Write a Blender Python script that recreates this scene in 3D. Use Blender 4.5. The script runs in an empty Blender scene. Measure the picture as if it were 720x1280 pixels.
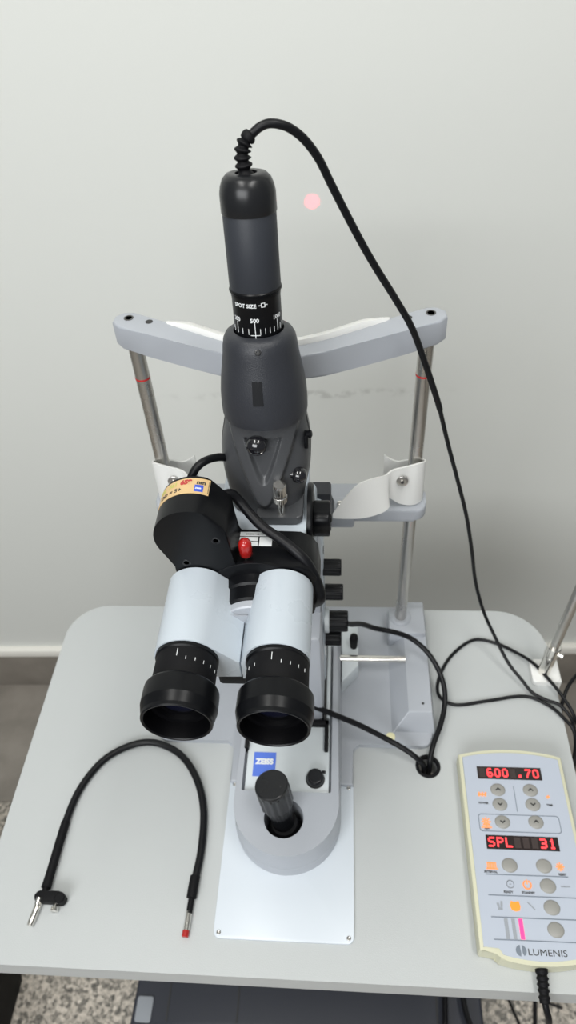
import bpy, bmesh, math, random
from mathutils import Vector, Matrix
random.seed(4)
SC = bpy.context.scene
COL = SC.collection
T = 0.76                      # height of the table top above the floor
XC = -0.057
PI = math.pi

# ------------------------------------------------------------------ materials
def mat(name, col, rough=0.5, metal=0.0, bump=0.0, bscale=400, noise=None, coat=0.0, emit=None, estr=0, spec=0.5, tint=0.0):
    m = bpy.data.materials.new(name); m.use_nodes = True
    nt = m.node_tree; b = nt.nodes['Principled BSDF']
    c = (*col, 1) if len(col) == 3 else col
    b.inputs['Base Color'].default_value = c
    b.inputs['Roughness'].default_value = rough
    b.inputs['Metallic'].default_value = metal
    b.inputs['Coat Weight'].default_value = coat
    b.inputs['Specular IOR Level'].default_value = spec
    if emit:
        b.inputs['Emission Color'].default_value = (*emit, 1); b.inputs['Emission Strength'].default_value = estr
    tc = nt.nodes.new('ShaderNodeTexCoord')
    n = nt.nodes.new('ShaderNodeTexNoise'); n.inputs['Scale'].default_value = bscale; n.inputs['Detail'].default_value = 4
    nt.links.new(tc.outputs['Object'], n.inputs['Vector'])
    if bump > 0:
        bp = nt.nodes.new('ShaderNodeBump'); bp.inputs['Strength'].default_value = bump; bp.inputs['Distance'].default_value = 0.0006
        nt.links.new(n.outputs['Fac'], bp.inputs['Height']); nt.links.new(bp.outputs['Normal'], b.inputs['Normal'])
    # slight wear in the gloss
    n2 = nt.nodes.new('ShaderNodeTexNoise'); n2.inputs['Scale'].default_value = 25; n2.inputs['Detail'].default_value = 5
    nt.links.new(tc.outputs['Object'], n2.inputs['Vector'])
    mr = nt.nodes.new('ShaderNodeMapRange'); mr.inputs['To Min'].default_value = max(0.02, rough-0.06); mr.inputs['To Max'].default_value = min(1, rough+0.06)
    nt.links.new(n2.outputs['Fac'], mr.inputs['Value']); nt.links.new(mr.outputs['Result'], b.inputs['Roughness'])
    return m

def wall_mat():
    m = mat('painted wall', (0.67, 0.682, 0.652), 0.55, bump=0.15, bscale=220)
    nt = m.node_tree; b = nt.nodes['Principled BSDF']
    tc = nt.nodes.new('ShaderNodeTexCoord')
    # faint scuffs rubbed into the paint in a horizontal line where the head rest touches the wall
    sep = nt.nodes.new('ShaderNodeSeparateXYZ'); nt.links.new(tc.outputs['Object'], sep.inputs[0])
    def mth(op, a, bb):
        x = nt.nodes.new('ShaderNodeMath'); x.operation = op
        for i, v in enumerate((a, bb)):
            if isinstance(v, (int, float)): x.inputs[i].default_value = v
            else: nt.links.new(v, x.inputs[i])
        return x.outputs[0]
    dz = mth('ABSOLUTE', mth('SUBTRACT', sep.outputs['Z'], T+0.081), 0)
    band = mth('SUBTRACT', 1.0, mth('MINIMUM', mth('DIVIDE', dz, 0.010), 1.0))
    dx = mth('ABSOLUTE', mth('ADD', sep.outputs['X'], 0.06), 0)
    bx = mth('SUBTRACT', 1.0, mth('MINIMUM', mth('DIVIDE', dx, 0.24), 1.0))
    n = nt.nodes.new('ShaderNodeTexNoise'); n.inputs['Scale'].default_value = 38; n.inputs['Detail'].default_value = 6
    nt.links.new(tc.outputs['Object'], n.inputs['Vector'])
    nn = mth('MAXIMUM', mth('SUBTRACT', n.outputs['Fac'], 0.47), 0.0)
    f = mth('MINIMUM', mth('MULTIPLY', mth('MULTIPLY', mth('MULTIPLY', nn, band), bx), 9.0), 0.42)
    mx = nt.nodes.new('ShaderNodeMix'); mx.data_type = 'RGBA'
    nt.links.new(f, mx.inputs[0]); mx.inputs[6].default_value = (0.67, 0.682, 0.652, 1); mx.inputs[7].default_value = (0.33, 0.33, 0.31, 1)
    nt.links.new(mx.outputs[2], b.inputs['Base Color'])
    return m

def granite_mat():
    m = mat('speckled granite', (0.4, 0.38, 0.35), 0.35)
    nt = m.node_tree; b = nt.nodes['Principled BSDF']
    tc = nt.nodes.new('ShaderNodeTexCoord')
    v = nt.nodes.new('ShaderNodeTexVoronoi'); v.inputs['Scale'].default_value = 150
    n = nt.nodes.new('ShaderNodeTexNoise'); n.inputs['Scale'].default_value = 130; n.inputs['Detail'].default_value = 8; n.inputs['Roughness'].default_value = .75
    for x in (v, n): nt.links.new(tc.outputs['Object'], x.inputs['Vector'])
    a = nt.nodes.new('ShaderNodeMath'); a.operation = 'ADD'
    s = nt.nodes.new('ShaderNodeSeparateColor'); nt.links.new(v.outputs['Color'], s.inputs[0])
    sc = nt.nodes.new('ShaderNodeMath'); sc.operation = 'MULTIPLY'; sc.inputs[1].default_value = 0.3; nt.links.new(s.outputs[0], sc.inputs[0])
    nt.links.new(sc.outputs[0], a.inputs[0]); nt.links.new(n.outputs['Fac'], a.inputs[1])
    r = nt.nodes.new('ShaderNodeValToRGB')
    e = r.color_ramp.elements; e[0].position = .40; e[0].color = (.06, .055, .05, 1); e[1].position = .95; e[1].color = (.72, .66, .58, 1)
    for p, c in ((.55, (.20, .185, .16, 1)), (.66, (.40, .36, .31, 1)), (.78, (.56, .50, .43, 1))):
        q = e.new(p); q.color = c
    nt.links.new(a.outputs[0], r.inputs[0]); nt.links.new(r.outputs[0], b.inputs['Base Color'])
    return m

def stone_mat(name, c1, c2, rough=.5):
    m = mat(name, c1, rough)
    nt = m.node_tree; b = nt.nodes['Principled BSDF']
    tc = nt.nodes.new('ShaderNodeTexCoord')
    n = nt.nodes.new('ShaderNodeTexNoise'); n.inputs['Scale'].default_value = 14; n.inputs['Detail'].default_value = 8
    nt.links.new(tc.outputs['Object'], n.inputs['Vector'])
    r = nt.nodes.new('ShaderNodeValToRGB'); r.color_ramp.elements[0].color = (*c1, 1); r.color_ramp.elements[1].color = (*c2, 1)
    r.color_ramp.elements[0].position = .35; r.color_ramp.elements[1].position = .65
    nt.links.new(n.outputs['Fac'], r.inputs[0]); nt.links.new(r.outputs[0], b.inputs['Base Color'])
    return m

M = dict(
    wall=wall_mat(), granite=granite_mat(),
    border=stone_mat('brown stone border', (.20, .18, .155), (.26, .235, .205)),
    base=stone_mat('brown baseboard stone', (.19, .17, .145), (.24, .215, .185)),
    cap=mat('cream baseboard cap', (.84, .82, .76), .4),
    table=mat('table laminate', (.450, .468, .468), .38, bump=.25, bscale=900),
    lip=mat('table edge', (.52, .54, .54), .3),
    plate=mat('white enamelled plate', (.575, .62, .67), .3),
    cast=mat('light grey instrument paint', (.37, .39, .425), .33, bump=.1, bscale=600),
    casewhite=mat('white instrument paint', (.475, .525, .575), .28, bump=.06, bscale=500),
    panel=mat('white panel', (.55, .59, .61), .3),
    grey=mat('textured dark grey casting', (.027, .029, .035), .36, spec=.36, bump=.35, bscale=1500),
    grey3=mat('dark grey satin casting', (.050, .052, .056), .30, bump=.35, bscale=1500, spec=.5),
    grey2=mat('smooth dark grey sleeve', (.030, .033, .040), .45, spec=.25, bump=.2, bscale=1500),
    capm=mat('dark grey satin cap', (.011, .0115, .013), .28, spec=.35),
    black=mat('black satin metal', (.0035, .0038, .0048), .33, spec=.20),
    blackm=mat('black matt rubber', (.0045, .0045, .0055), .6, spec=.18),
    blackg=mat('black glossy plastic', (.008, .008, .010), .12, coat=.5),
    cable=mat('black cable sheath', (.0040, .0042, .0055), .42, spec=.25),
    navy=mat('blue black painted steel', (.022, .025, .036), .45),
    steel=mat('brushed steel', (.56, .545, .52), .28, metal=1.0, bump=.1, bscale=700),
    chrome=mat('chrome', (.78, .76, .72), .18, metal=1.0),
    darksteel=mat('dark steel', (.16, .155, .15), .35, metal=1.0),
    white=mat('white ink', (.72, .74, .75), .5),
    whiteplastic=mat('soft white plastic', (.74, .74, .72), .45, bump=.15, bscale=300),
    red=mat('red rubber cap', (.36, .012, .010), .25, coat=.4),
    redline=mat('red ring mark', (.45, .02, .02), .5),
    yellow=mat('yellow ochre sticker', (.62, .43, .21), .45),
    green=mat('pale green ink', (.50, .50, .14), .5),
    redink=mat('dark red ink', (.45, .04, .04), .5),
    ink=mat('black ink', (.03, .03, .03), .6),
    blue=mat('blue badge', (.035, .085, .55), .4),
    bluepad=mat('bright blue badge', (.085, .17, .62), .4),
    cream=mat('cream plastic', (.58, .57, .42), .4),
    overlay=mat('pale blue grey overlay', (.43, .47, .545), .35),
    button=mat('grey key', (.27, .265, .245), .4),
    lines=mat('grey printed line', (.16, .19, .23), .5),
    faint=mat('faint grey print', (.29, .31, .34), .5),
    screen=mat('display window', (.015, .008, .008), .2),
    cell=mat('unlit display cell', (.035, .022, .02), .4),
    led=mat('red display light', (.8, .05, .05), .4, emit=(1.0, .045, .06), estr=1.6),
    amber=mat('amber icon light', (.35, .08, .02), .4, emit=(1.0, .42, .16), estr=.85),
    orange=mat('orange icon light', (.35, .08, .01), .4, emit=(1.0, .36, .03), estr=.9),
    pink=mat('pink bar light', (.9, .05, .2), .4, emit=(1.0, .02, .16), estr=1.1),
    void=mat('light trapping black', (.0022, .0022, .0028), .5, spec=.05),
    lens=mat('coated eyepiece lens', (.006, .007, .02), .04, coat=1.0),
    yellowdot=mat('pale yellow sticker', (.72, .68, .42), .5),
)

# ------------------------------------------------------------------ object helpers
def props(o, label=None, cat=None, group=None, kind=None):
    if label: o['label'] = label
    if cat: o['category'] = cat
    if group: o['group'] = group
    if kind: o['kind'] = kind
    return o

def thing(name, label, cat, base, group=None):
    o = bpy.data.objects.new(name, None); COL.objects.link(o)
    o.empty_display_size = .02
    o.location = (base[0], base[1], T+base[2])
    return props(o, label, cat, group)

def worldloc(o):
    v = Vector((0, 0, 0))
    while o: v = v+o.location; o = o.parent
    return v

def obj(name, bm, m, parent=None, label=None, cat=None, group=None, kind=None, floor=False, sharp=35, centre=True):
    """bm is in table coordinates (z = 0 on the table top); it becomes one mesh object."""
    bmesh.ops.translate(bm, verts=bm.verts, vec=(0, 0, 0 if floor else T))
    bmesh.ops.recalc_face_normals(bm, faces=bm.faces)
    if parent: c = Vector((0, 0, 0))
    elif not floor and centre:
        xs = [v.co for v in bm.verts]
        c = Vector(((min(v.x for v in xs)+max(v.x for v in xs))/2, (min(v.y for v in xs)+max(v.y for v in xs))/2, min(v.z for v in xs)))
    else: c = Vector((0, 0, 0))
    off = worldloc(parent) if parent else c
    bmesh.ops.translate(bm, verts=bm.verts, vec=-off)
    me = bpy.data.meshes.new(name); bm.to_mesh(me); bm.free()
    me.materials.append(M[m] if isinstance(m, str) else m)
    for p in me.polygons: p.use_smooth = True
    me.set_sharp_from_angle(angle=math.radians(sharp))
    o = bpy.data.objects.new(name, me); COL.objects.link(o)
    if parent: o.parent = parent
    else: o.location = c
    return props(o, label, cat, group, kind)

def B(): return bmesh.new()

def merge(dst, src, mtx=None):
    if mtx is not None: bmesh.ops.transform(src, matrix=mtx, verts=src.verts)
    me = bpy.data.meshes.new('tmp'); src.to_mesh(me); src.free(); dst.from_mesh(me); bpy.data.meshes.remove(me)
    return dst

def box(bm, x0, x1, y0, y1, z0, z1, bev=0, seg=2, mtx=None):
    b = B(); bmesh.ops.create_cube(b, size=1)
    for v in b.verts:
        v.co = Vector(((x0+x1)/2+v.co.x*(x1-x0), (y0+y1)/2+v.co.y*(y1-y0), (z0+z1)/2+v.co.z*(z1-z0)))
    if bev: bmesh.ops.bevel(b, geom=b.edges[:], offset=bev, segments=seg, profile=.5, affect='EDGES')
    return merge(bm, b, mtx)

def frame_of(d):
    d = Vector(d).normalized()
    up = Vector((0, 0, 1)) if abs(d.z) < .95 else Vector((0, 1, 0))
    x = up.cross(d).normalized(); y = d.cross(x).normalized()
    return x, y, d

def lathe(bm, origin, axis, prof, n=48, cap=True):
    """prof: list of (distance along axis, radius)."""
    x, y, d = frame_of(axis); o = Vector(origin); rings = []
    for h, r in prof:
        rings.append([bm.verts.new(o+d*h+(x*math.cos(2*PI*i/n)+y*math.sin(2*PI*i/n))*max(r, 1e-5)) for i in range(n)])
    for a, b in zip(rings, rings[1:]):
        for i in range(n): bm.faces.new((a[i], a[(i+1) % n], b[(i+1) % n], b[i]))
    if cap:
        bm.faces.new(rings[0]); bm.faces.new(rings[-1])
    return bm

def rod(bm, a, b, r, n=24, ch=0):
    a = Vector(a); b = Vector(b); L = (b-a).length
    pr = [(0, r), (L, r)] if not ch else [(0, r-ch), (ch, r), (L-ch, r), (L, r-ch)]
    return lathe(bm, a, b-a, pr, n)

def knob(bm, a, b, r, lobes=16, depth=.06, n=64, top=.001):
    """fluted cylinder"""
    n = lobes*6; a = Vector(a); b = Vector(b); x, y, d = frame_of(b-a); L = (b-a).length; rings = []
    for h, k in ((0, 1), (L*.82, 1), (L-top, .985), (L, .93)):
        ring = []
        for i in range(n):
            t = 2*PI*i/n; rr = r*k*(1-depth*(.5+.5*math.cos(lobes*t)))
            ring.append(bm.verts.new(a+d*h+(x*math.cos(t)+y*math.sin(t))*rr))
        rings.append(ring)
    for p, q in zip(rings, rings[1:]):
        for i in range(n): bm.faces.new((p[i], p[(i+1) % n], q[(i+1) % n], q[i]))
    bm.faces.new(rings[0]); bm.faces.new(rings[-1])
    return bm

def spline(pts, k=8):
    P = [Vector(p) for p in pts]; out = []
    for i in range(len(P)-1):
        p0 = P[max(i-1, 0)]; p1 = P[i]; p2 = P[i+1]; p3 = P[min(i+2, len(P)-1)]
        for j in range(k):
            t = j/k
            out.append(.5*((2*p1)+(p2-p0)*t+(2*p0-5*p1+4*p2-p3)*t*t+(3*p1-p0-3*p2+p3)*t**3))
    out.append(P[-1]); return out

def tube(bm, pts, r, n=14, k=8, smooth=True):
    path = spline(pts, k) if smooth else [Vector(p) for p in pts]
    rad = r if callable(r) else (lambda t: r)
    N = len(path); rings = []; x = None
    for i, p in enumerate(path):
        d = (path[min(i+1, N-1)]-path[max(i-1, 0)]).normalized()
        if x is None: x, y, _ = frame_of(d)
        else:
            x = (x-d*x.dot(d)).normalized(); y = d.cross(x)
        rr = rad(i/(N-1))
        rings.append([bm.verts.new(p+(x*math.cos(2*PI*j/n)+y*math.sin(2*PI*j/n))*rr) for j in range(n)])
    for a, b in zip(rings, rings[1:]):
        for i in range(n): bm.faces.new((a[i], a[(i+1) % n], b[(i+1) % n], b[i]))
    bm.faces.new(rings[0]); bm.faces.new(rings[-1])
    return bm

def prism(bm, poly, lo, hi, axis='Z', bev=0, seg=3):
    """poly in the plane across `axis`: Z -> (x, y), Y -> (x, z), X -> (y, z)"""
    b = B()
    def P(u, v, w): return {'Z': (u, v, w), 'Y': (u, w, v), 'X': (w, u, v)}[axis]
    A = [b.verts.new(P(u, v, lo)) for u, v in poly]; C = [b.verts.new(P(u, v, hi)) for u, v in poly]
    n = len(poly)
    for i in range(n): b.faces.new((A[i], A[(i+1) % n], C[(i+1) % n], C[i]))
    fa = b.faces.new(A); fc = b.faces.new(C)
    if bev:
        bmesh.ops.bevel(b, geom=list(fa.edges)+list(fc.edges), offset=bev, segments=seg, profile=.5, affect='EDGES')
    return merge(bm, b)

def rrect(x0, x1, y0, y1, r, n=8):
    """rounded rectangle; r is one radius or four (ll, lr, ur, ul)"""
    R = [r]*4 if isinstance(r, (int, float)) else r; out = []
    for (cx, cy, rr, a0) in ((x0+R[0], y0+R[0], R[0], PI), (x1-R[1], y0+R[1], R[1], 1.5*PI), (x1-R[2], y1-R[2], R[2], 0), (x0+R[3], y1-R[3], R[3], .5*PI)):
        for i in range(n+1):
            a = a0+.5*PI*i/n; out.append((cx+rr*math.cos(a), cy+rr*math.sin(a)))
    return out

def hull(pts):
    pts = sorted(set((round(a, 7), round(b, 7)) for a, b in pts))
    def half(p):
        h = []
        for q in p:
            while len(h) > 1 and (h[-1][0]-h[-2][0])*(q[1]-h[-2][1])-(h[-1][1]-h[-2][1])*(q[0]-h[-2][0]) <= 0: h.pop()
            h.append(q)
        return h[:-1]
    return half(pts)+half(pts[::-1])

def circ(cx, cy, r, n=48): return [(cx+r*math.cos(2*PI*i/n), cy+r*math.sin(2*PI*i/n)) for i in range(n)]

def text_bm(body, size, bold=0.0, extrude=0.0002, sx=1.0, align='LEFT'):
    cu = bpy.data.curves.new('t', 'FONT'); cu.body = body; cu.size = size; cu.extrude = extrude; cu.offset = bold
    cu.align_x = align; cu.align_y = 'BOTTOM_BASELINE'; cu.resolution_u = 3
    o = bpy.data.objects.new('t', cu); COL.objects.link(o)
    bpy.context.view_layer.update()
    me = o.to_mesh(); b = B(); b.from_mesh(me); o.to_mesh_clear()
    bpy.data.objects.remove(o); bpy.data.curves.remove(cu)
    for v in b.verts: v.co.x *= sx
    return b

def flat_text(bm, body, x, y, z, size, rot=0, **k):
    b = text_bm(body, size, **k)
    return merge(bm, b, Matrix.Translation((x, y, z)) @ Matrix.Rotation(rot, 4, 'Z'))

def stroke(bm, pts, w, z, h=.0003, closed=False):
    """flat printed line made of short bars on a horizontal surface"""
    P = [Vector((a, b, 0)) for a, b in pts]
    if closed: P.append(P[0])
    for a, b in zip(P, P[1:]):
        d = (b-a)
        if d.length < 1e-6: continue
        n = Vector((-d.y, d.x, 0)).normalized()*w/2; e = d.normalized()*w*.3
        q = [a-e-n, b+e-n, b+e+n, a-e+n]
        lo = [bm.verts.new((p.x, p.y, z)) for p in q]; hi = [bm.verts.new((p.x, p.y, z+h)) for p in q]
        for i in range(4): bm.faces.new((lo[i], lo[(i+1) % 4], hi[(i+1) % 4], hi[i]))
        bm.faces.new(lo); bm.faces.new(hi)
    return bm

# ------------------------------------------------------------------ the room
WY = 0.945; SL = math.radians(1.6)
b = B(); box(b, -2.6, 2.6, 0, .12, 0, 2.7)
w = obj('wall_back', b, 'wall', floor=True, kind='structure'); w.location = (0, WY, 0); w.rotation_euler.z = SL
# bake the scuffs in wall coordinates (object space keeps z from the floor)
b = B(); box(b, -2.6, 2.6, -.012, .001, 0, .125, .001)
s = obj('baseboard_back', b, 'base', floor=True, kind='structure'); s.location = (0, WY, 0); s.rotation_euler.z = SL
b = B(); box(b, -2.6, 2.6, -.014, .001, .1255, .150, .002)
s = obj('trim_1', b, 'cap', floor=True, kind='structure'); s.location = (0, WY, 0); s.rotation_euler.z = SL
b = B(); box(b, -2.6, 2.6, -1.8, 1.1, -.05, 0)
obj('floor', b, 'granite', floor=True, kind='structure')
b = B()
box(b, -2.6, 2.6, 0, .40, .0002, .002)
s = obj('trim_2', b, 'border', floor=True, kind='structure'); s.location = (0, .64, 0); s.rotation_euler.z = 0.02
b = B(); box(b, -2.6, 2.6, -1.8, 1.1, 2.7, 2.75)
obj('ceiling', b, 'wall', floor=True, kind='structure')

# ------------------------------------------------------------------ instrument table
tb = thing('instrument_table', 'pale grey table with rounded corners carrying the slit lamp', 'table', (XC, .37, -T))
TX0, TX1, TY0, TY1 = -.362, .2500, .163, .585
b = B(); prism(b, rrect(TX0, TX1, TY0, TY1, (.02, .02, .058, .050), 12), -.033, 0, 'Z', bev=.0075, seg=6)
# rolled front lip
top = obj('tabletop', b, 'table', tb)
mod = top.modifiers.new('hole', 'BOOLEAN'); 
hb = B(); lathe(hb, (.0925, .372, -.1), (0, 0, 1), [(0, .0115), (.2, .0115)], 40)
hme = bpy.data.meshes.new('holecut')
bmesh.ops.translate(hb, verts=hb.verts, vec=Vector((0, 0, T))-worldloc(tb)); hb.to_mesh(hme); hb.free()
hob = bpy.data.objects.new('holecut', hme); COL.objects.link(hob); hob.parent = tb
mod.object = hob; mod.solver = 'EXACT'
bpy.context.view_layer.update()
dg = bpy.context.evaluated_depsgraph_get()
nm = bpy.data.meshes.new_from_object(top.evaluated_get(dg)); top.modifiers.clear(); top.data = nm
bpy.data.objects.remove(hob)
b = B(); n = 40
lathe(b, (.0925, .372, -.004), (0, 0, 1), [(0, .0100), (.0048, .0100), (.0056, .0108), (.0056, .0128), (.0046, .0136), (.0040, .0136), (.0040, .0114), (0, .0114)], n, cap=False)
obj('cable_grommet', b, 'blackm', tb)
b = B(); box(b, -.115, .005, .36, .46, -.70, -.034, .006); obj('column', b, 'navy', tb)
b = B(); prism(b, [(-.346, .223), (.225, .238), (.222, .60), (-.336, .60)], -.745, -.640, 'Z', bev=.006)
ft = obj('foot', b, 'navy', tb)
for x, y in ((-.1725, .232), (-.2875, .229), (.150, .24)):
    b = B(); box(b, x, x+.0025, y, .60, -.641, -.6392); obj('panel_seam', b, 'ink', ft)
b = B(); prism(b, rrect(-.338, -.312, .226, .262, .003), -.6400, -.6370, 'Z', bev=.001); sw = obj('rocker_switch', b, 'faint', ft, label='small grey switch on the foot')
for x in (-.30, .18):
    for y in (.27, .56):
        b = B(); rod(b, (x, y, -.76), (x, y, -.744), .018); obj('foot_pad', b, 'blackm', ft)

# ------------------------------------------------------------------ white plate under the lamp base
pl = thing('glide_plate', 'white rectangular metal plate screwed to the table under the joystick base', 'plate', (XC, .26, 0))
b = B(); prism(b, rrect(-.1235, .0105, .1935, .352, .0065), 0.0001, .0026, 'Z', bev=.0006); obj('plate', b, 'plate', pl)
for x, y in ((-.1185, .1985), (.0055, .1985), (-.1185, .3435), (.0055, .3435)):
    b = B(); lathe(b, (x, y, .0024), (0, 0, 1), [(0, .0021), (.0006, .0021), (.0009, .0015), (.0006, .0010), (.0003, .0009)], 20)
    obj('screw', b, 'steel', pl)

# ------------------------------------------------------------------ chin and head rest
hr = thing('head_rest', 'grey V-shaped forehead rest on two steel posts behind the microscope', 'head rest', (XC, .50, 0))
PLX, PRX, PY = -.183, .069, .545
# base slab with two raised side beams
b = B()
slab = rrect(-.213, .099, .392, .583, (.012, .012, .004, .004), 6)
tongue = [(-.1235, .3925), (-.1235, .3550), (.0105, .3550), (.0105, .3855)]+[(.0175-.007*math.cos(a), .3850+.007*math.sin(a)) for a in [PI/2*i/6 for i in range(1, 7)]]
i0 = 7   # the front edge of the slab steps forward under the lamp base
slab = slab[:i0]+[(-.1305+.007*math.sin(a), .3850+.007*math.cos(a)) for a in [PI/2*i/6 for i in range(0, 7)]]+[(-.1235, .3450), (.0105, .3450)]+[(.0175-.007*math.cos(a), .3850+.007*math.sin(a)) for a in [PI/2*i/6 for i in range(0, 7)]]+slab[i0:]
prism(b, slab, .0002, .0075, 'Z', bev=.0015)
obj('base_slab', b, 'cast', hr)
for sgn in (1, -1):
    def X(x): return x if sgn == 1 else 2*XC-x
    b = B()
    pr = [(X(.053), .0060), (X(.0725), .030), (X(.0985), .030), (X(.104), .0005), (X(.053), .0005)]
    q = B(); prism(q, pr, .4130, .575, 'Y', bev=.0012)
    for v in q.verts:   # the front of the beam slopes down to the table
        if v.co.y < .43: v.co.y += max(0, v.co.z-.006)*.35-.008*(1 if v.co.z < .01 else 0)
    merge(b, q)
    bm_ = obj('side_beam', b, 'cast', hr)
    b = B(); lathe(b, (X(.089), .432, .0295), (0, 0, 1), [(0, .0016), (.0007, .0016)], 16); obj('screw_hole', b, 'ink', bm_)
    b = B(); box(b, min(X(.0545), X(.0985)), max(X(.0545), X(.0985)), .522, .562, .004, .0375, .003); lathe(b, (X(.069), .5455, .03), (0, 0, 1), [(0, .0130), (.0085, .0130), (.0105, .0105)], 32)
    obj('post_socket', b, 'cast', hr)
b = B(); rod(b, (-.17, .4870, .034), (.072, .4870, .034), .0042); obj('guide_shaft', b, 'chrome', hr)
b = B(); lathe(b, (.0525, .402, .0074), (0, 0, 1), [(0, .0052), (.0006, .0052)], 28); obj('round_sticker', b, 'yellowdot', hr, label='small pale yellow round sticker')
for x in (PLX, PRX):
    b = B(); rod(b, (x, PY, .03), (x, PY, .436), .0068, 32); p = obj('post', b, 'steel', hr)
    b = B(); rod(b, (x, PY, .3965), (x, PY, .3983), .00695, 32); obj('red_ring', b, 'redline', p, label='thin red ring round the post')
# V-shaped forehead bar, bowed towards the microscope
poly = []
def arm_pts(side, front):
    # centre line of the bar from the end to the middle
    L = [(.0, 0)]
    return L
fr = [(-.1915, .5370), (-.165, .5245), (-.13, .5085), (-.0985, .4950), (-.075, .4875), (-.057, .4855), (-.039, .4875), (-.0155, .4950), (.016, .5085), (.051, .5245), (.0775, .5370)]
bk = [(.0845, .545), (.084, .554), (.077, .560), (.068, .5600), (.040, .5440), (.012, .5290), (-.018, .5130), (-.038, .5060), (-.057, .5040), (-.076, .5060), (-.096, .5130), (-.126, .5290), (-.154, .5440), (-.182, .5600), (-.191, .560), (-.198, .554), (-.1985, .545)]
b = B(); prism(b, fr+bk, .4315, .4545, 'Z', bev=.0022)
bar = obj('forehead_bar', b, 'cast', hr)
for x0, y0, x1, y1 in ((-.1850, .5500, -.1660, .5435), (.0710, .5500, .0520, .5435)):
    b = B(); lathe(b, (x0, y0, .4535), (0, 0, 1), [(0, .0042), (.0014, .0042), (.0014, .0030), (.0004, .0030)], 28, cap=False); lathe(b, (x0, y0, .4540), (0, 0, 1), [(0, .0030), (.0005, .0030)], 24); obj('post_screw', b, 'darksteel', bar)
    b = B(); lathe(b, (x1, y1, .4535), (0, 0, 1), [(0, .0032), (.0012, .0032)], 28); obj('strap_hole', b, 'ink', bar)
# white forehead band lying against the far side of the bar
bandf = [(-.151, .5425), (-.135, .5335), (-.115, .5225), (-.096, .5130), (-.076, .5060), (-.057, .5040), (-.038, .5060), (-.018, .5130), (.001, .5225), (.021, .5335), (.037, .5425)]
b = B()
pth = spline([(x, y+.001, 0) for x, y in bandf], 6); N = len(pth)
rows = []
for i, p in enumerate(pth):
    t = i/(N-1); s_ = math.sin(PI*t); w_ = .0090*min(1, t*8, (1-t)*8)+.0006
    zt = .4555+.0055*min(1, min(t, 1-t)*7)*(1-.45*s_)
    rows.append([Vector((p.x, p.y-.0035, zt-.003)), Vector((p.x, p.y-.002, zt)), Vector((p.x, p.y+w_*.4, zt-.0008)), Vector((p.x, p.y+w_, zt-.006)), Vector((p.x, p.y+w_, .434)), Vector((p.x, p.y-.0005, .434)), Vector((p.x, p.y-.0035, .4546))])
V = [[b.verts.new(q) for q in r] for r in rows]; m_ = len(V[0])
for r0, r1 in zip(V, V[1:]):
    for j in range(m_): b.faces.new((r0[j], r0[(j+1) % m_], r1[(j+1) % m_], r1[j]))
b.faces.new(V[0]); b.faces.new(V[-1])
obj('forehead_band', b, 'whiteplastic', hr, label='white moulded forehead band', sharp=60)
# chin rest carriage: a bar between the posts
b = B(); prism(b, rrect(-.1970, .0830, .5240, .5640, .013, 8), .2310, .2460, 'Z', bev=.0025)
obj('chin_bar', b, 'cast', hr)
b = B(); box(b, -.10, .010, .512, .540, .2325, .252, .003); cs = obj('chin_cup_holder', b, 'cast', hr)
b = B(); lathe(b, (-.0045, .526, .2500), (0, 0, 1), [(0, .0028), (.004, .0034), (.0062, .0028), (.0074, .001)], 20); obj('holder_screw', b, 'chrome', cs)
b = B()
cupp = [(-.028, .505), (-.014, .498), (-.010, .515), (-.016, .535), (-.030, .54), (-.057, .530), (-.084, .54), (-.098, .535), (-.104, .515), (-.100, .498), (-.086, .505), (-.057, .518)]
prism(b, cupp, .252, .272, 'Z', bev=.004); obj('chin_cup', b, 'grey', hr, label='dark grey chin cup')

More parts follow.
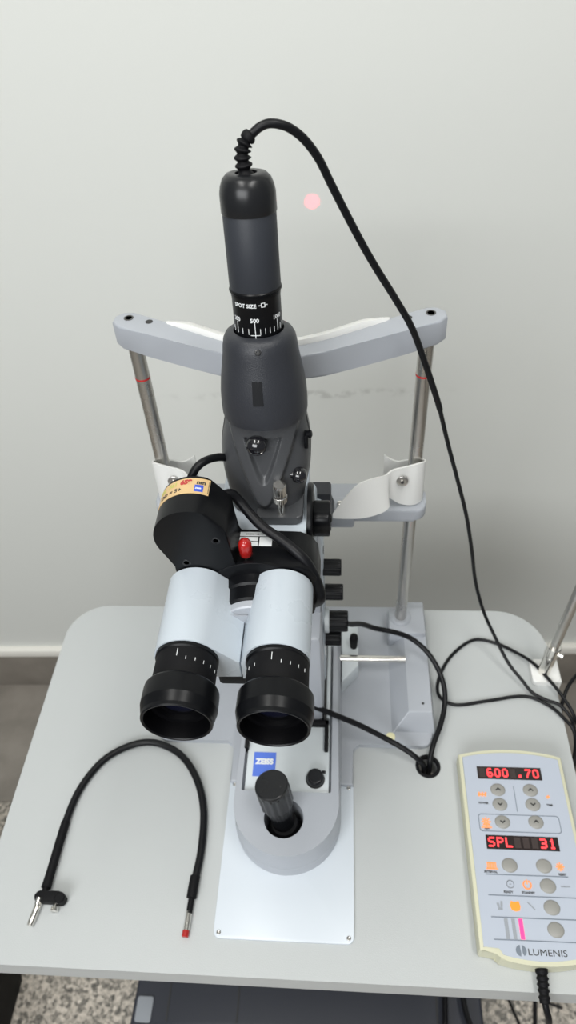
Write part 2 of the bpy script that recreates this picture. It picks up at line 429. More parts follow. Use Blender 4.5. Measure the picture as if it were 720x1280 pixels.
# soft white plastic guards wrapped round the posts
def ribbon(name, top, bot, thick, label, screw):
    a = spline(top, 6); c = spline(bot, 6); bm = B(); R_ = []
    n = len(a)
    for i in range(n):
        row = []
        for j in range(7):
            row.append(a[i].lerp(c[i], j/6))
        R_.append(row)
    Vf = [[bm.verts.new(p) for p in r] for r in R_]
    for r0, r1 in zip(Vf, Vf[1:]):
        for j in range(6): bm.faces.new((r0[j], r0[j+1], r1[j+1], r1[j]))
    bmesh.ops.recalc_face_normals(bm, faces=bm.faces)
    bmesh.ops.solidify(bm, geom=bm.faces[:], thickness=thick)
    return bm
def guard(mirror, label):
    def W(p): return (2*XC-p[0], p[1], p[2]) if mirror else p
    top = [(-.0113, .495, .2706), (-.0005, .500, .2863), (.0130, .505, .3005), (.0281, .512, .3022), (.0391, .520, .2985), (.0469, .527, .2988), (.0600, .5315, .2991), (.0714, .5335, .3014), (.0785, .5400, .2985), (.0775, .5540, .2900), (.0627, .5590, .2848), (.0533, .5600, .2820), (.0446, .5620, .2845), (.0396, .5620, .2890)]
    bot = [(-.0113, .494, .2661), (.0072, .494, .2655), (.0212, .497, .2643), (.0367, .503, .2649), (.0439, .510, .2667), (.0426, .520, .2689), (.0556, .5285, .2519), (.0697, .5310, .2478), (.0792, .5400, .2471), (.0775, .5540, .2470), (.0630, .5590, .2506), (.0548, .5600, .2529), (.0456, .5620, .2533), (.0396, .5620, .2533)]
    if mirror: top = [W(p) for p in top]; bot = [W(p) for p in bot]
    bm = ribbon('guard', top, bot, .0018, '', None)
    g = obj('cheek_guard', bm, 'whiteplastic', hr, label=label, sharp=60)
    sx = W((.0560, 0, 0))[0]
    b = B(); lathe(b, (sx, .5268, .2850), (0, -1, .12), [(0, .0058), (.0012, .0058), (.0018, .0045), (.0014, .0020), (.0024, .0018)], 28)
    obj('guard_screw', b, 'steel', g)
    b = B(); lathe(b, (sx, .5250, .2852), (0, -1, .12), [(0, .0016), (.0008, .0016)], 20); obj('screw_recess', b, 'ink', g)
guard(False, 'white curved plastic guard on the right post')
guard(True, 'white curved plastic guard on the left post')

# ------------------------------------------------------------------ slit lamp
sl = thing('slit_lamp', 'grey and white slit lamp microscope with black eyepieces, joystick and tall dark top tower', 'slit lamp', (XC, .34, .0026))
# base casting
def stadium(r, yc, yb, cx=-.0575, n=28):
    return [(cx+r*math.cos(a), yc+r*math.sin(a)) for a in [PI+PI*i/n for i in range(n+1)]]+[(cx+r, yb), (cx-r, yb)]
b = B(); prism(b, stadium(.0548, .3065, .50), .0078, .0500, 'Z', bev=.0038, seg=4)
for v in b.verts:
    if v.co.z > .03:
        d_ = Vector((v.co.x+.0575, v.co.y-.3065 if v.co.y < .3065 else 0, 0))
        v.co -= d_.normalized()*.0018
q = stadium(.0546, .3065, .344); prism(b, q, .0027, .0200, 'Z')
# shallow top tray with rails
base = obj('base', b, 'cast', sl)
mcut = base.modifiers.new('c', 'BOOLEAN')
cb = B(); box(cb, -.1040, -.0125, .3170, .52, .0405, .06, .0015)
lathe(cb, (-.0590, .2900, .012), (0, 0, 1), [(0, .0185), (.05, .0200)], 48)
bmesh.ops.translate(cb, verts=cb.verts, vec=Vector((0, 0, T))-worldloc(sl))
cme = bpy.data.meshes.new('c'); cb.to_mesh(cme); cb.free(); cob = bpy.data.objects.new('c', cme); COL.objects.link(cob); cob.parent = sl
mcut.object = cob; mcut.solver = 'EXACT'; bpy.context.view_layer.update()
nm = bpy.data.meshes.new_from_object(base.evaluated_get(bpy.context.evaluated_depsgraph_get())); base.modifiers.clear(); base.data = nm
bpy.data.objects.remove(cob)
for p in base.data.polygons: p.use_smooth = True
base.data.set_sharp_from_angle(angle=math.radians(35))
# cover panel
b = B(); box(b, -.1015, -.0150, .3185, .394, .0400, .0465, .0008); pan = obj('cover_panel', b, 'panel', sl, label='white cover panel with blue badge')
b = B(); box(b, -.1050, -.1008, .362, .396, .0405, .0530, .0008); box(b, -.0205, -.0163, .362, .396, .0405, .0530, .0008); box(b, -.1050, -.0163, .3905, .396, .0405, .0530, .0008)
obj('rubber_seal', b, 'blackm', pan)
b = B(); box(b, -.0945, -.0712, .3335, .3600, .0463, .0470); bd = obj('badge', b, 'bluepad', pan)
b = B(); flat_text(b, 'ZEISS', -.0829, .3470, .0471, .0080, bold=.0005, align='CENTER', sx=.98); obj('lettering', b, 'white', pan)
b = B(); lathe(b, (-.0290, .3320, .0450), (0, 0, 1), [(0, .0098), (.002, .0098), (.0022, .0088), (.0090, .0086), (.0105, .0076), (.0107, .0070), (.0100, .0066)], 40)
box(b, -.0225, -.0185, .3385, .3405, .0460, .0500, .0005)
obj('locking_knob', b, 'capm', sl)
# joystick
b = B(); lathe(b, (-.0590, .2900, .0135), (0, 0, 1), [(0, .0184), (.004, .0184), (.010, .0170), (.018, .0150), (.022, .0140), (.026, .0130)], 48); 
js = obj('joystick', b, 'blackm', sl)
j0 = Vector((-.0592, .2905, .030)); j1 = Vector((-.0680, .2985, .107)); jd = (j1-j0).normalized()
b = B(); rod(b, j0, j0+jd*.045, .0112, 32); obj('shaft', b, 'black', js)
b = B(); knob(b, j0+jd*.030, j0+jd*.042, .0125, 20, .05)
a_ = j0+jd*.042
lathe(b, a_, jd, [(0, .0120), (.003, .0135), (.006, .0150)], 48); knob(b, j0+jd*.047, j1-jd*.002, .0165, 14, .07, top=.0012); lathe(b, j1-jd*.006, jd, [(0, .0160), (.0040, .0162), (.0055, .0158), (.0062, .0148), (.0060, .0135)], 64)
obj('grip', b, 'capm', js)
# column and cover rising from the base
b = B(); box(b, -.0925, -.0215, .398, .490, .041, .200, .006); box(b, -.0925, -.0215, .43, .490, .19, .315, .006)
obj('column', b, 'cast', sl)
b = B(); box(b, -.0214, -.0192, .3965, .500, .0405, .0610); obj('gap_shade_strip', b, 'ink', sl)  # black strip standing in for the shade inside the open slit
b = B(); box(b, -.0190, -.0150, .400, .500, .0410, .0600, .001); obj('side_rail', b, 'panel', sl)
# bracket and lever of the slide
b = B(); prism(b, [(-.0028, .455), (.0170, .478), (.0170, .535), (-.0028, .535)], .008, .034, 'Z', bev=.0015); br = obj('slide_bracket', b, 'panel', sl)
b = B(); lathe(b, (.0115, .5040, .033), (0, 0, 1), [(0, .0042), (.010, .0048), (.016, .0052), (.022, .0046), (.0245, .0025), (.025, .001)], 24); obj('lever', b, 'blackm', br)
# illumination column at the right with its knobs
b = B(); box(b, -.0440, -.0195, .440, .475, .043, .318, .004); il = obj('illumination_column', b, 'casewhite', sl)
lathe_b = B(); lathe(lathe_b, (-.0200, .450, .1605), (1, 0, 0), [(0, .0130), (.004, .0130), (.0048, .0122)], 36); obj('scale_boss', lathe_b, 'panel', il)
for z, r, x0, x1, y in ((.2450, .0082, -.0200, -.0028, .450), (.2075, .0082, -.0190, -.0010, .450), (.1595, .0110, -.0155, .0040, .450), (.1280, .0092, -.0195, -.0030, .452)):
    b = B(); knob(b, (x0, y, z), (x1, y, z), r, 18, .05); obj('knob', b, 'capm' if r > .02 else 'black', il)
b = B(); box(b, -.0197, -.0190, .444, .449, .270, .277, .0004); obj('slot', b, 'ink', il)
b = B(); tube(b, [(-.0150, .456, .47), (-.0165, .455, .44), (-.017, .456, .42)], .0022); 
# microscope body
b = B(); prism(b, rrect(-.0975, -.0292, .3765, .470, (.006, .006, .010, .010)), .285, .3705, 'Z', bev=.0025); mb = obj('microscope_body', b, 'casewhite', sl)
b = B(); box(b, -.094, -.0240, .392, .462, .270, .345, .004); obj('lower_housing', b, 'casewhite', mb)
# magnification dial on the right
b = B(); lathe(b, (-.0290, .4100, .3535), (1, 0, 0), [(0, .0290), (.0030, .0290), (.0042, .0275)], 56); md = obj('magnification_dial', b, 'black', sl)
b = B(); q = B(); prism(q, [(.410+.0135*math.cos(a)*(1-.08*math.cos(4*a)), .3535+.0135*math.sin(a)*(1-.08*math.cos(4*a))) for a in [2*PI*i/48 for i in range(48)]], -.0250, -.0115, 'X', bev=.0015); merge(b, q)
lathe(b, (-.0118, .4100, .3535), (1, 0, 0), [(0, .0040), (.0012, .0036), (.0020, .0020)], 20)
obj('dial_knob', b, 'black', md)
b = B(); prism(b, [(.458, .285), (.480, .285), (.486, .322), (.470, .322)], -.030, -.0120, 'X', bev=.002); obj('mirror_shroud', b, 'grey', sl)

# safety filter housing with drum at the left
fc = (-.1065, .4025); fr_ = .0275
pf = [(fc[0]+fr_*math.cos(math.radians(a)), fc[1]+fr_*math.sin(math.radians(a))) for a in range(208, 58, -6)]
poly = pf+[(-.0835, .4130), (-.0815, .4090), (-.0805, .3780), (-.0785, .3735), (-.0330, .3735), (-.0250, .3690), (-.0200, .3600), (-.0185, .3400), (-.0230, .3180), (-.0350, .3050), (-.0900, .3050), (-.1000, .3150)]
b = B(); prism(b, poly, .3420, .3775, 'Y', bev=.0012, seg=2); fh = obj('filter_housing', b, 'black', sl, label='black filter housing with round drum and yellow sticker')
b = B(); box(b, -.128, -.114, .352, .372, .352, .376, .002); obj('cover_bracket', b, 'blackm', fh)
for x, z in ((-.0900, .4010), (-.1145, .3770)):
    b = B(); lathe(b, (x, .3425, z), (0, -1, 0), [(0, .0034), (.0005, .0034), (.0008, .0029), (.0005, .0020)], 20); obj('housing_screw', b, 'capm', fh)
# sticker wrapped over the drum
def wrap(u, v, lift):    # u = arc length clockwise from the top of the drum (to the right), v = y
    a = PI/2-u/fr_
    return Vector((fc[0]+(fr_+lift)*math.cos(a), v, fc[1]+(fr_+lift)*math.sin(a)))
SU0, SU1, SV0, SV1 = -.0335, .0125, .3600, .3752
def wrap_patch(bm, u0, u1, v0, v1, l0, l1, n=24):
    G = []
    for i in range(n+1):
        u = u0+(u1-u0)*i/n
        G.append([bm.verts.new(wrap(u, v, l)) for v, l in ((v0, l0), (v1, l0), (v1, l1), (v0, l1))])
    for a, c in zip(G, G[1:]):
        for j in range(4): bm.faces.new((a[j], a[(j+1) % 4], c[(j+1) % 4], c[j]))
    bm.faces.new(G[0]); bm.faces.new(G[-1]); return bm
def wrap_text(bm, body, u, v, size, bold=0, sx=1):
    t = text_bm(body, size, bold=bold, extrude=.00005, sx=sx)
    for q in t.verts: q.co = wrap(u+q.co.x, v+q.co.y, .00045+q.co.z)
    return merge(bm, t)
b = B(); wrap_patch(b, SU0, SU1, SV0, SV1, -.0002, .0003); st = obj('warning_sticker', b, 'yellow', fh, label='yellow sticker with wavelength lettering')
b = B(); wrap_text(b, '561', -.0190, .3694, .0052, .0002); wrap_text(b, '532', -.0300, .3694, .0052, .0002); obj('green_lettering', b, 'green', st)
b = B(); wrap_text(b, '659', -.0088, .3694, .0058, .0004, sx=.95); obj('red_lettering', b, 'redink', st)
b = B(); wrap_text(b, 'nm', .0030, .3694, .0050, .0002); wrap_text(b, 'OD = 5+', -.0270, .3628, .0052, .0001)
for i in range(9): wrap_patch(b, .0115, .0121, .3618+i*.00135, .3626+i*.00135, .0003, .0004, 1)
obj('black_lettering', b, 'ink', st)
b = B(); wrap_patch(b, .0020, .0082, .3620, .3685, .0002, .00045, 6); obj('badge', b, 'blue', st)
b = B(); wrap_text(b, 'ZEISS', .0026, .3645, .0018, .0001); obj('badge_lettering', b, 'white', st)
# rating label on the flat top of the housing
b = B(); LX = -.0070
for x0, x1, y0, y1 in ((-.0755, -.0470, .3718, .3760), (-.0755, -.0575, .3668, .3710), (-.0755, -.0575, .3618, .3660), (-.0565, -.0470, .3618, .3710)):
    box(b, x0+LX, x1+LX, y0, y1, .3734, .3737)
box(b, -.0808+LX, -.0765+LX, .3682, .3692, .3734, .3737); box(b, -.0808+LX, -.0800+LX, .3682, .3708, .3734, .3737)
flat_text(b, 'REF', -.0816+LX, .3722, .3735, .0028, bold=.0001); flat_text(b, 'SN', -.0810+LX, .3625, .3735, .0028, bold=.0001)
rl = obj('rating_label', b, 'white', fh, label='white rating label with small print')
b = B(); flat_text(b, '000000-1185-744', -.0670+LX, .3730, .3738, .0019)
obj('small_print', b, 'ink', rl)
# front drum, mounting ring
b = B(); lathe(b, (-.0655, .3440, .3360), (0, -1, 0), [(0, .0415), (.0022, .0415), (.0028, .0405), (.0029, .0310), (.010, .0300), (.0115, .0285), (.022, .0275), (.0235, .0262)], 72); mr_ = obj('mounting_ring', b, 'black', sl)
b = B(); lathe(b, (-.0655, .3215, .3360), (0, -1, 0), [(0, .0255), (.0060, .0255), (.0070, .0245)], 64); obj('inner_collar', b, 'cast', mr_)
b = B(); rod(b, (-.0715, .3510, .3730), (-.0715, .3508, .3800), .0022, 16); obj('pin', b, 'chrome', mr_)
b = B(); lathe(b, (-.0715, .3508, .3768), (0, -.04, 1), [(0, .0040), (.0012, .0048), (.008, .0050), (.0125, .0048), (.0150, .0036), (.0163, .0015)], 32); obj('red_cap', b, 'red', mr_, label='red rubber cap on the pin')
# binocular tubes
def housing(cx, inner):
    s_ = 1 if inner > cx else -1
    return cx, s_
def tube_section(cx, r, xi, zc=.3500):
    s_ = 1 if xi > cx else -1
    return hull(circ(cx, zc, r, 64)+[(xi, zc-.0035), (xi, zc-.0222)])
b = B(); prism(b, [(-.098, .362), (-.0765, .352), (-.067, .352), (-.045, .362), (-.040, .33), (-.045, .3240), (-.105, .3240), (-.11, .33)], .3120, .3300, 'Y', bev=.002); bj = obj('binocular_body', b, 'cast', sl)
b = B(); box(b, -.0930, -.0600, .2880, .3200, .3000, .3230, .003); obj('distance_linkage', b, 'blackm', bj)
for nm_, cx, xi, ex, yf, yb, yE in (('left', -.1082, -.0722, -.1078, .2780, .3412, .2540), ('right', -.0458, -.0712, -.0446, .2765, .3405, .2515)):
    b = B(); prism(b, tube_section(cx, .0229, xi), yf, yb, 'Y', bev=.0009, seg=2)
    ty = obj('eyepiece_tube', b, 'casewhite', sl, sharp=26)
    b = B(); lathe(b, ((cx+ex)/2, yf+.001, .3500), (0, -1, 0), [(0, .0220), (.0035, .0220), (.0046, .0210)], 72); obj('tube_collar', b, 'black', ty)
    b = B(); lathe(b, (ex, yf-.003, .3500), (0, -1, 0), [(0, .0212), (.022, .0216), (.0235, .0212)], 72); dl = obj('dioptre_scale', b, 'blackm', ty)
    for k in (range(0, 6) if nm_ == 'left' else range(-4, 5)):
        if k == -1: continue
        a = math.radians(97-k*17)
        q = B(); box(q, -.0002, .0002, -.0028 if k == 0 else -.0052, .0028 if k == 0 else -.0028, -.0001, .00015)
        b = merge(B(), q, Matrix.Translation((ex+.0215*math.cos(a), yf-.0085, .35+.0215*math.sin(a))) @ Matrix.Rotation(PI/2-a, 4, 'Y'))
        obj('scale_mark', b, 'white', dl)
    b = B(); lathe(b, (ex, yE, .3500), (0, -1, 0), [(0, .0222), (.0005, .0242), (.002, .0252), (.004, .0255), (.0145, .0256), (.0150, .0256), (.0153, .0255), (.0215, .0241), (.0218, .0240), (.0242, .0238), (.0250, .0232), (.0248, .0224), (.0242, .0218)], 96, cap=False)
    eb = obj('eye_cup', b, 'black', ty, sharp=12)
    b = B(); lathe(b, (ex, yE, .3500), (0, -1, 0), [(.0242, .0218), (.0225, .0212), (.0180, .0203), (.0140, .0194), (.0130, .0172), (.0100, .0156), (.0095, .0140), (.0085, .0136)], 80, cap=False); obj('inner_bowl', b, 'void', ty)
    b = B(); lathe(b, (ex, yE-.0080, .3500), (0, -1, 0), [(0, .0142), (.0016, .0130), (.0030, .0100), (.0040, .0060), (.0044, .0010)], 48); obj('eye_lens', b, 'lens', ty)
# grey laser adapter tower
A0 = Vector((-.0582, .4300, .4520)); AX = Vector((-.010, .139, .990)).normalized()
def sm(a, c, x): x = min(1, max(0, (x-a)/(c-a))); return x*x*(3-2*x)
b = B(); NA, NZ = 260, 150; rings = []
for iz in range(NZ+1):
    t = iz/NZ; z = .3715+(.4580-.3715)*t
    cy = .4160+(.4315-.4160)*sm(0, 1, t); cx = -.0610+(-.0582+.0610)*t
    rx = .0290+.0050*sm(0, .45, t)-.0052*sm(.55, 1, t); ry = .0265+.0015*sm(0, 1, t)
    ex_ = 2.7-.6*sm(.5, 1, t); ring = []
    for ia in range(NA):
        a = 2*PI*ia/NA; ca, sa = math.cos(a), math.sin(a)
        k = (abs(ca)**ex_+abs(sa)**ex_)**(-1/ex_)
        x = cx+rx*k*ca; y = cy+ry*k*sa
        if sa < 0:
            u = (x-cx)/.034; v = t
            # distance to a V that opens upwards; rounded at the bottom
            def vee(u, v, v0, slope, c): return (v-v0)-slope*(math.sqrt(u*u+c)-math.sqrt(c))
            d1 = vee(u, v, .20, 1.35, .06); d2 = vee(u, v, .37, 1.5, .02)
            disp = -.0062*(1-sm(-.13, -.01, d1))
            disp += -.0036*sm(.0, .085, d2)*(1-sm(.80, .83, v))
            y -= disp
        ring.append(b.verts.new((x, y, z)))
    rings.append(ring)
for r0, r1 in zip(rings, rings[1:]):
    for i in range(NA): b.faces.new((r0[i], r0[(i+1) % NA], r1[(i+1) % NA], r1[i]))
b.faces.new(rings[0]); b.faces.new(rings[-1])
tw = obj('laser_adapter', b, 'grey3', sl, label='dark grey laser adapter tower', sharp=50)
b = B(); prism(b, rrect(-.0670, -.0320, .3860, .4200, (.004, .005, .004, .004)), .3712, .3790, 'Z', bev=.0012); obj('clamp_foot', b, 'grey3', tw)
# bell shaped shoulder
b = B(); lathe(b, A0, AX, [(-.0045, .0290), (-.0035, .0306), (-.001, .0311), (.006, .0313), (.016, .0309), (.026, .0297), (.036, .0279), (.044, .0266), (.050, .0259), (.0545, .0250), (.0578, .0232), (.0596, .0205), (.0600, .0174), (.057, .0166)], 96)
bl = obj('bell_shoulder', b, 'grey2' if 0 else 'grey', tw)
xx, yy, dd = AX.cross(Vector((0, 1, 0))).normalized(), None, AX
xr = Vector((1, 0, 0)); xr = (xr-AX*xr.dot(AX)).normalized(); yb_ = AX.cross(xr).normalized()   # yb_ points back
def onax(h, a, r): return A0+AX*h+(xr*math.sin(a)-yb_*math.cos(a))*r       # a = 0 faces the camera side
def patch(bm, h0, h1, a0, a1, r0, r1, lift, n=8):
    G = []
    for i in range(n+1):
        a = a0+(a1-a0)*i/n
        G.append([bm.verts.new(onax(h, a, r)) for h, r in ((h0, r0-.0004), (h1, r1-.0004), (h1, r1+lift), (h0, r0+lift))])
    for p, q in zip(G, G[1:]):
        for j in range(4): bm.faces.new((p[j], p[(j+1) % 4], q[(j+1) % 4], q[j]))
    bm.faces.new(G[0]); bm.faces.new(G[-1]); return bm
b = B(); patch(b, .0165, .0335, -.145, .095, .0309, .0284, .0004); obj('window', b, 'capm', bl, label='small dark rectangular window')
b = B(); lathe(b, onax(.0535, .05, .0252), AX*.6-yb_*.8, [(0, .0022), (.0008, .0020), (.0009, .0012), (.0002, .0010)], 20); obj('set_screw', b, 'capm', bl)
# spot size dial with engraved figures
b = B(); lathe(b, A0, AX, [(.055, .0163), (.0845, .0163), (.085, .0166), (.0872, .0166), (.0880, .0175), (.0890, .0175), (.0898, .0168)], 80); dlr = obj('spot_size_dial', b, 'black', tw)
b = B()
def dial_text(bm, body, a, h, size, bold=.00008, rr=.0163):
    t = text_bm(body, size, bold=bold, extrude=.00003, align='CENTER')
    for q in t.verts: q.co = onax(h+q.co.y, a+q.co.x/rr, rr+.00012+q.co.z)
    merge(bm, t)
dial_text(b, 'SPOT SIZE', -.40, .0805, .0036)
dial_text(b, '200', -.86, 0.0705, .0040); dial_text(b, '500', -.02, 0.0705, .0040); dial_text(b, '1000', 1.02, 0.0705, .0040)
for k in range(-5, 11):
    a = -.02+(k*.208 if k > 0 else k*.28)
    big = k in (-3, 0, 5)
    L = .0040 if not big else .0078
    if k == 0: L = .0110
    h0 = .0620-(.0025 if k == 0 else 0)
    patch(b, h0, h0+L, a-.011*(1.3 if big else 1), a+.011*(1.3 if big else 1), .0163, .0163, .00015, 1)
patch(b, .0614, .0618, -.22, .18, .0163, .0163, .00013, 8)
# little outlined pictogram after SPOT SIZE
for h0, h1, a0, a1 in ((.0805, .0809, .43, .60), (.0831, .0835, .43, .60), (.0805, .0835, .43, .46), (.0805, .0835, .57, .60), (.0818, .0822, .32, .43), (.0818, .0822, .60, .71)):
    patch(b, h0, h1, a0-.14, a1-.14, .0163, .0163, .00015, 2)
obj('dial_marking', b, 'white', dlr)
b = B(); lathe(b, A0, AX, [(.0895, .0168), (.090, .0170), (.137, .0169), (.1375, .0166)], 80); obj('sleeve', b, 'grey2', tw)
b = B(); lathe(b, A0, AX, [(.1365, .0172), (.1370, .0175), (.148, .0174), (.152, .0166), (.156, .0150), (.1585, .0125), (.1592, .0095), (.1590, .0068), (.1560, .0064), (.1555, .004)], 80); obj('top_cap', b, 'capm', tw)
# buttons and clamp screws
b = B(); lathe(b, (-.0630, .4060, .4370), (0, -1, .35), [(0, .0060), (.0030, .0060), (.0035, .0070), (.006, .0076), (.0085, .0074), (.0110, .0058), (.0125, .0034), (.0130, .0008)], 40); obj('ball_knob', b, 'blackg', tw)
b = B(); q0 = Vector((-.0400, .4060, .4060)); dq = Vector((1, -.25, 0)).normalized(); lathe(b, q0, dq, [(0, .0035), (.0025, .0035), (.0026, .0055), (.004, .0063), (.0075, .0063), (.0100, .0050), (.0115, .0030), (.0120, .0008)], 36); obj('side_knob', b, 'blackg', tw)
b = B(); rod(b, (-.0480, .3910, .3780), (-.0480, .3910, .3930), .0030, 20); knob(b, (-.0480, .3910, .3925), (-.0480, .3910, .3985), .0054, 28, .04); knob(b, (-.0480, .3910, .3990), (-.0480, .3910, .4090), .0050, 28, .04)
obj('clamp_screw', b, 'chrome', tw, label='silver knurled clamp screw')
b = B(); box(b, -.0300, -.0265, .412, .420, .4250, .4370, .001); lathe(b, (-.0275, .4150, .4370), (1, -.2, .2), [(0, .0026), (.003, .003), (.0036, .0020)], 16); obj('release_lever', b, 'black', tw)

# ------------------------------------------------------------------ cables
def cable_obj(name, pts, r, label, m='cable', k=8, parent=None):
    b = B(); tube(b, pts, r, 14, k)
    if parent: return obj(name, b, m, parent)
    return obj(name, b, m, None, label, 'cable')
# camera-head cable with ribbed relief: thing with parts
boot0 = A0+AX*.157; 
cc = thing('adapter_cable', 'long black cable arching from the top of the tower down to the table', 'cable', tuple(boot0))
bp = [tuple(A0+AX*.1545), (-.0607, .4525, .6125), (-.0611, .4532, .6180), (-.0603, .4545, .6230), (-.0580, .4560, .6268), (-.0550, .4575, .6290)]
bpath = spline(bp, 24)
b = B(); N = len(bpath)
def rib(t):
    base = .0036-.0006*t
    if t > .76: return .0046*math.sqrt(max(.25, 1-((t-.86)/.17)**2))
    return base+.0019*(.5+.5*math.cos(2*PI*t/.76*5.0+PI))
tube(b, bpath, rib, 20, smooth=False); obj('strain_relief', b, 'blackm', cc)
mp = [(-.0560, .4568, .6282), (-.0535, .4580, .6300), (-.0500, .4590, .6322), (-.0453, .4600, .6335), (-.0398, .461, .6328), (-.0330, .463, .6297), (-.0249, .466, .6222), (-.0167, .470, .6095), (-.0097, .475, .5929), (-.0010, .480, .5731), (.0099, .486, .5493), (.0217, .491, .5260), (.0378, .500, .4954), (.0519, .507, .4670), (.0642, .513, .4334), (.0779, .518, .3933), (.0830, .520, .3771)]
b = B(); tube(b, mp, .0027, 14, 6); obj('thick_section', b, 'cable', cc)
mp2 = [(.0822, .5197, .3800), (.0947, .524, .3343), (.1096, .530, .2833), (.1252, .535, .2279), (.1391, .540, .1662), (.1501, .543, .1119), (.1640, .535, .0670), (.1790, .517, .0400), (.1940, .495, .0200), (.2080, .4770, .0120), (.2192, .4636, .0062), (.2332, .4541, .0062), (.2482, .4468, .0062), (.2610, .4300, -.004), (.2660, .405, -.04), (.2700, .385, -.14), (.274, .38, -.30), (.280, .39, -.60), (.292, .41, -.745), (.33, .46, -.757), (.40, .50, -.757)]
b = B(); tube(b, mp2, .0020, 12, 8); obj('thin_section', b, 'cable', cc)
cable_obj('table_cable', [(.46, .36, -.757), (.38, .37, -.757), (.325, .38, -.740), (.305, .39, -.60), (.295, .40, -.20), (.2790, .4200, -.05), (.2640, .4350, -.0020), (.2530, .4560, .0080), (.2400, .4780, .0112), (.2259, .5000, .0112), (.2100, .5180, .0060), (.1878, .5339, .0022), (.161, .5381, .0022), (.1322, .5152, .0022), (.1145, .4843, .0022), (.1117, .4592, .0022), (.1301, .4472, .0022), (.1675, .4534, .0022), (.2100, .4605, .0022), (.2350, .4500, .0022), (.2490, .4340, .0030), (.2600, .4150, -.004), (.2620, .395, -.06), (.265, .37, -.25), (.270, .36, -.60), (.282, .35, -.745), (.32, .32, -.757), (.38, .30, -.757)], .0020, 'thin black cable looped in an open ring on the right of the table')
cable_obj('floor_cable', [(.74, .66, -.757), (.66, .655, -.757), (.60, .65, -.72), (.52, .64, -.50), (.40, .60, -.12), (.3150, .5300, -.035), (.2800, .5000, -.020), (.2620, .4700, -.030), (.2580, .43, -.08), (.2620, .40, -.20), (.266, .39, -.60), (.272, .37, -.745), (.30, .28, -.757), (.33, .22, -.757)], .0022, 'short black cable curving off the right edge of the table')
cable_obj('lamp_cable', [(-.0020, .4640, .1380), (.0070, .4740, .1210), (.0196, .490, .0990), (.0368, .5000, .0770), (.0553, .5010, .0700), (.0761, .500, .0600), (.0946, .4895, .050), (.1078, .4724, .0400), (.1144, .4544, .030), (.1148, .4377, .0200), (.1087, .4148, .0160), (.0995, .3933, .0140), (.0950, .3783, .0090), (.0945, .3730, -.004), (.0945, .371, -.060)], .0030, 'thick black cable looping from the column knobs down into the table hole')
cable_obj('microscope_cable', [(-.090, .440, .085), (-.066, .428, .080), (-.045, .394, .088), (-.0325, .3990, .076), (-.0085, .3990, .058), (.0177, .3964, .042), (.0440, .3902, .028), (.0657, .3818, .020), (.0787, .3750, .014), (.0860, .3718, .006), (.0885, .3710, -.006), (.0885, .371, -.060)], .0031, 'thick black cable running from under the eyepieces into the table hole')
cable_obj('filter_cable', [(-.0890, .3800, .4080), (-.0830, .3840, .4060), (-.0775, .3830, .3990), (-.0680, .3760, .3900), (-.0597, .3700, .3850), (-.0473, .3620, .3815), (-.0355, .3540, .3770), (-.0265, .3490, .3680), (-.0190, .3440, .3480), (-.0200, .3440, .3300), (-.045, .38, .28)], .0038, 'thick black cable sweeping over the white microscope body beside the red cap')
cable_obj('fibre_cable', [(-.1180, .3820, .3950), (-.1160, .3860, .4080), (-.1103, .3930, .4200), (-.1035, .400, .4235), (-.0953, .410, .4190), (-.0870, .418, .4120), (-.065, .43, .405)], .0031, 'short black cable arching behind the yellow sticker into the tower')

# ------------------------------------------------------------------ flexible arm lying on the table
fx = thing('fixation_arm', 'black flexible arm curved like a hook on the left of the table', 'flexible arm', (-.22, .30, 0))
R_ = .0042
b = B(); tube(b, [(-.2952, .2700, R_), (-.2950, .2935, R_), (-.2885, .3320, R_), (-.2700, .3660, R_), (-.2416, .3850, R_), (-.2142, .3885, R_), (-.1841, .3755, R_), (-.1619, .3490, R_), (-.1490, .3152, R_), (-.1455, .2741, R_), (-.1480, .2420, R_)], .0039, 16); obj('hose', b, 'cable', fx)
b = B(); tube(b, [(-.2945, .2960, R_+.0002), (-.2955, .2720, R_+.0004), (-.2960, .2500, R_+.0006), (-.2965, .2300, R_+.0010)], lambda t: .0046+.0008*max(0, t-.75)*4*.6, 18); obj('sleeve', b, 'blackm', fx)
b = B(); rod(b, (-.2966, .2330, .0055), (-.2968, .2230, .0055), .0032, 18)
prism(b, rrect(-.3040, -.2760, .2160, .2262, .004), .0015, .0110, 'Z', bev=.0018); lathe(b, (-.2780, .2200, .0020), (0, 0, 1), [(0, .0052), (.0095, .0052), (.0108, .0042)], 24)
blk = obj('connector_block', b, 'blackm', fx)
b = B(); rod(b, (-.2998, .2180, .0045), (-.3030, .1985, .0036), .0034, 20); rod(b, (-.3030, .1985, .0036), (-.3034, .1960, .0036), .0030, 20); rod(b, (-.2990, .2200, .0100), (-.2998, .2140, .0085), .0028, 16); obj('pin', b, 'chrome', blk)
b = B(); lathe(b, (-.2828, .2165, .0042), (0, -1, 0), [(0, .0024), (.003, .0024), (.0032, .0036), (.0070, .0036), (.0074, .0030)], 20); obj('thumb_screw', b, 'chrome', blk)
b = B(); tube(b, [(-.1478, .2470, R_+.0004), (-.1484, .2360, R_+.0008), (-.1487, .2270, R_+.0004)], .0050, 18); rod(b, (-.1487, .2280, .0042), (-.1491, .2130, .0040), .0030, 18); obj('end_sleeve', b, 'blackm', fx)
b = B(); rod(b, (-.1491, .2150, .0040), (-.1498, .1960, .0036), .0030, 20); ts = obj('metal_tip', b, 'chrome', fx)
b = B(); rod(b, (-.1497, .1990, .0037), (-.1500, .1925, .0036), .0034, 20, ch=.0008); obj('red_tip', b, 'red', ts, label='red cap on the tip')

